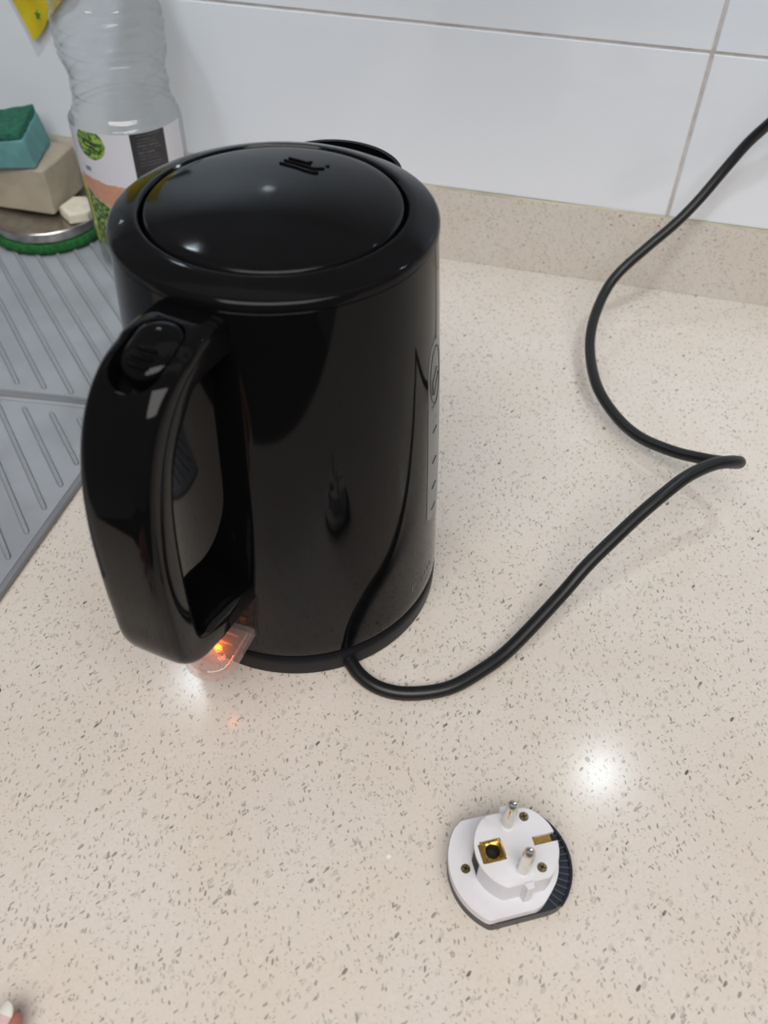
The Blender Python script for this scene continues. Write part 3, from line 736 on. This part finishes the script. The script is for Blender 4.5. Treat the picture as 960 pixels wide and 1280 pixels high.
def label_colour(th, z):        # printed artwork: leafy disc, white field, dark text panel, salmon and salad
    n1 = noise.noise((th*0.10, z*0.20, 2.0)); n2 = noise.noise((th*0.22, z*0.36, 5.0)); n3 = noise.noise((th*0.07, z*0.1, 9))
    white = (0.70, 0.69, 0.74)
    if -61 < th < -23.5:
        rows = int((114-z)/2.3)
        if z > 92 and (z % 2.3) < 0.9 and -55 < th < -29 - (rows*7 % 9) and noise.noise((th*1.3, rows*3.7, 0)) > -0.25: return (0.085, 0.085, 0.09)
        if z < 86 and abs(th+50) < 3 and n2 > -0.1: return (0.09, 0.09, 0.085)
        return (0.022, 0.022, 0.026)
    gx = (th+105)*0.69/10.4; gz = (z-106.5)/10.8
    if th < -86 and gx*gx*0.72 + gz*gz < 1 and th > -126:
        if abs(gz-0.12+0.25*gx) < 0.10 and abs(gx) < 0.6 or abs(gz+0.20+0.25*gx) < 0.07 and abs(gx-0.1) < 0.5: return (0.015, 0.03, 0.008)
        if n2 > 0.12: return (0.30, 0.46, 0.07)
        if n2 < -0.22: return (0.02, 0.08, 0.015)
        return (0.13, 0.26, 0.03)
    if -123 < th < -111 and 86 < z < 89.5 and n2 > -0.15: return (0.22, 0.22, 0.32)
    edge = 82.5 - (th+126)*0.10 + n1*1.5
    if th < -62 and z < edge and th > -131:
        veg = 74 - (th+126)*0.42 + n1*2.5
        if z < veg - 1.2:
            if th < -126: return (0.62, 0.50, 0.06)
            if n2 > 0.22: return (0.36, 0.46, 0.16)
            if n2 < -0.16: return (0.03, 0.07, 0.015)
            return (0.11, 0.21, 0.035)
        if z < veg: return (0.55, 0.42, 0.34)
        k = 0.5 + 0.5*n1
        return (0.54+0.1*k, 0.245+0.09*k, 0.155+0.07*k)
    if th < -131 and z < 78: return (0.55, 0.46, 0.05) if z > 68 else (0.10, 0.20, 0.03)
    return white
bm = bmesh.new(); lay = bm.loops.layers.color.new('print')
T0, T1, Z0, Z1, nt_, nz_2 = -172, 2, 28, 115, 174, 130
lr = [[bm.verts.new((BX+39.75*math.cos(math.radians(T0+(T1-T0)*k/nt_)), BY+39.75*math.sin(math.radians(T0+(T1-T0)*k/nt_)), Z0+(Z1-Z0)*j/nz_2)) for k in range(nt_+1)] for j in range(nz_2+1)]
toS = lambda c: (c*12.92) if c <= 0.0031308 else 1.055*c**(1/2.4)-0.055
for j in range(nz_2):
    for k in range(nt_):
        f = bm.faces.new((lr[j][k], lr[j][k+1], lr[j+1][k+1], lr[j+1][k]))
        c_ = label_colour(T0+(T1-T0)*(k+0.5)/nt_, Z0+(Z1-Z0)*(j+0.5)/nz_2)
        for lp in f.loops: lp[lay] = tuple(toS(x) for x in c_) + (1,)
tag(obj('printed_label', bm, M['label'], bt, smooth=60), 'white label with a leafy disc, a dark text panel and salmon with salad')

# ================================================================ YELLOW CLOTH
def YP(a, b):                   # from the lowest tip: a along the left edge, b along the right edge
    return Vector((-424.3 - 0.36*a + 0.72*b, 617.5, 134.7 + 0.93*a + 0.69*b))
yc = thing('yellow_cloth', 'yellow cloth with a small green print hanging tip down on the tiled wall', 'cloth', (-424, 617, 135))
bm = bmesh.new()
na_, nb_ = 24, 14
def YV(a, b, off):
    p = YP(a, b); wv = 1.6*math.sin(a*0.045+b*0.06) + 0.8*math.sin(b*0.2)
    bulge = -2.0*math.sin(PI*min(1, b/18))*math.exp(-a/25.0) if b > 0 else 0
    return Vector((p.x, p.y + wv + off, p.z + bulge))
GA = [[bm.verts.new(YV(190*i/na_, 95*k/nb_, 0)) for k in range(nb_+1)] for i in range(na_+1)]
GB = [[bm.verts.new(YV(190*i/na_, 95*k/nb_, 1.6)) for k in range(nb_+1)] for i in range(na_+1)]
for G_ in (GA, GB):
    for i in range(na_):
        for k in range(nb_): bm.faces.new((G_[i][k], G_[i][k+1], G_[i+1][k+1], G_[i+1][k]))
for i in range(na_):
    for k in (0, nb_): bm.faces.new((GA[i][k], GA[i+1][k], GB[i+1][k], GB[i][k]))
for k in range(nb_):
    for i in (0, na_): bm.faces.new((GA[i][k], GA[i][k+1], GB[i][k+1], GB[i][k]))
obj('cloth_sheet', bm, M['yellow'], yc, smooth=60)
bm = bmesh.new()
star = []
for k in range(10):
    r_ = 4.0 if k % 2 == 0 else 1.7
    star.append((r_*0.75*math.sin(2*PI*k/10), r_*math.cos(2*PI*k/10)))
cc_ = Vector((-416.0, 0, 152.5))
vs = [bm.verts.new((cc_.x+x, 617.5+1.6*math.sin(16*0.045+8*0.06)+0.4-0.9, cc_.z+y)) for x, y in star]
bm.faces.new(vs); obj('green_print', bm, M['leafprint'], yc, smooth=0)
top = YP(190, 40)
bm = bmesh.new(); tube(bm, [(top.x, 624, top.z+8), (top.x, 614, top.z+7), (top.x, 610, top.z-2), (top.x, 611, top.z-8), (top.x, 616, top.z-10)], 1.6, 8, per=4); obj('hook', bm, M['steel'], yc)

# ================================================================ HAND
hand = thing('hand', 'hand with a pale polished white-tipped nail resting at the lower left corner', 'hand', (-170, 0, 0))
def skinned(name, chains, mtl, parent):
    me = bpy.data.meshes.new(name); verts = []; edges = []; rad = []
    for ch in chains:
        prev = ch[0] if isinstance(ch[0], int) else None
        for q in (ch[1:] if prev is not None else ch):
            verts.append(Vector(q[:3])*S); rad.append(q[3]*S)
            if prev is not None: edges.append((prev, len(verts)-1))
            prev = len(verts)-1
    me.from_pydata(verts, edges, []); o = bpy.data.objects.new(name, me); COL.objects.link(o)
    md = o.modifiers.new('skin', 'SKIN'); md.use_smooth_shade = True
    for i, r_ in enumerate(rad): me.skin_vertices[0].data[i].radius = (r_, r_); me.skin_vertices[0].data[i].use_root = (i == 0)
    sb = o.modifiers.new('sub', 'SUBSURF'); sb.levels = 2; sb.render_levels = 2
    m2 = evaluated(o); m2.materials.clear(); m2.materials.append(mtl)
    for p in m2.polygons: p.use_smooth = True
    o.parent = parent; o.location = -parent.location
    return o
chains = [
    [(-246, -235, -120, 30), (-228, -180, -62, 26), (-212, -128, -24, 22), (-203, -98, -8, 19), (-194, -68, 2, 18)],
    [4, (-176, -46, 8, 11), (-163, -26, 13, 9.2), (-154, -6, 16.5, 8.0), (-147.5, 14, 13.5, 7.4), (-145.5, 31, 9.6, 6.9), (-145.2, 41, 8.0, 6.2), (-145.2, 46.5, 7.0, 4.4)],
    [4, (-192, -40, 8, 12), (-188, -20, 14, 9.4), (-184, 4, 17, 8.6), (-180, 24, 14, 7.8), (-178, 42, 9.5, 7.2), (-177.5, 52, 7.5, 5.4)],
    [4, (-209, -44, 7, 11.5), (-210, -24, 13, 9.0), (-208, -2, 16, 8.2), (-205, 17, 13, 7.6), (-203, 34, 9.2, 7.0), (-202.5, 43, 7.4, 5.2)],
    [4, (-222, -54, 4, 10.5), (-227, -36, 10, 8.2), (-228, -16, 13.5, 7.4), (-227, 0, 11.5, 6.8), (-226, 13, 8.4, 6.2), (-225.5, 20, 6.6, 4.6)],
    [3, (-178, -88, -8, 12), (-158, -70, -10, 10.4), (-146, -50, -12, 9.2), (-139, -30, -14, 8.4), (-136, -16, -15, 7.4), (-135, -8, -15.5, 5.4)],
]
hm = skinned('hand_skin', chains, M['skin'], hand)
def nail(tip, d, nrm, wd, ln, white, parent):
    d = Vector(d).normalized(); nrm = Vector(nrm); nrm = (nrm - d*nrm.dot(d)).normalized(); sd = d.cross(nrm)
    obs = []
    for nm, l0, l1, mm in (('nail_plate', -ln, 0.0, M['nail']), ('nail_tip', 0.0, white, M['nailtip'])):
        bm = bmesh.new(); T_ = []
        nl = 6; nw_ = 10
        for i in range(nl+1):
            l = l0+(l1-l0)*i/nl
            ws = 1.0
            if nm == 'nail_tip': ws = math.sqrt(max(0.03, 1-(l/white)**2*0.97))
            if nm == 'nail_plate': ws = min(1.0, 0.72+0.28*(i/2))
            T_.append([[bm.verts.new(Vector(tip) + d*l + sd*(wd/2*ws*(2*k/nw_-1)) + nrm*(1.9*(1-(ws*(2*k/nw_-1))**2)-1.2 - 0.02*l*l - hh)) for k in range(nw_+1)] for hh in (0, 0.6)])
        for i in range(nl):
            for k in range(nw_):
                for h_ in (0, 1): bm.faces.new((T_[i][h_][k], T_[i][h_][k+1], T_[i+1][h_][k+1], T_[i+1][h_][k]))
            for k in (0, nw_): bm.faces.new((T_[i][0][k], T_[i+1][0][k], T_[i+1][1][k], T_[i][1][k]))
        for k in range(nw_):
            for i in (0, nl): bm.faces.new((T_[i][0][k], T_[i][0][k+1], T_[i][1][k+1], T_[i][1][k]))
        obj(nm, bm, mm, parent, smooth=60)
nail((-147.4, 43.0, 13.0), (0.03, 1, -0.12), (-0.45, -0.12, 0.88), 8.6, 10, 4.6, hand)
nail((-177.6, 49, 14.4), (0.05, 1, -0.3), (0, 0.2, 1), 9, 10, 4, hand)
nail((-202.6, 40.5, 13.8), (0.05, 1, -0.3), (0, 0.2, 1), 8.6, 10, 4, hand)
nail((-225.6, 17.5, 12.2), (0.05, 1, -0.3), (0, 0.2, 1), 7.2, 8, 4, hand)
nail((-135.2, -10, -8.8), (0.1, 1, -0.2), (0.2, 0.1, 1), 9.4, 10, 4, hand)
bm = bmesh.new(); tube(bm, [(-262, -280, -168), (-246, -236, -120), (-230, -188, -70), (-219, -152, -40)], [42, 39, 36, 33], 20, per=3); obj('sleeve', bm, M['sleeve'], hand)
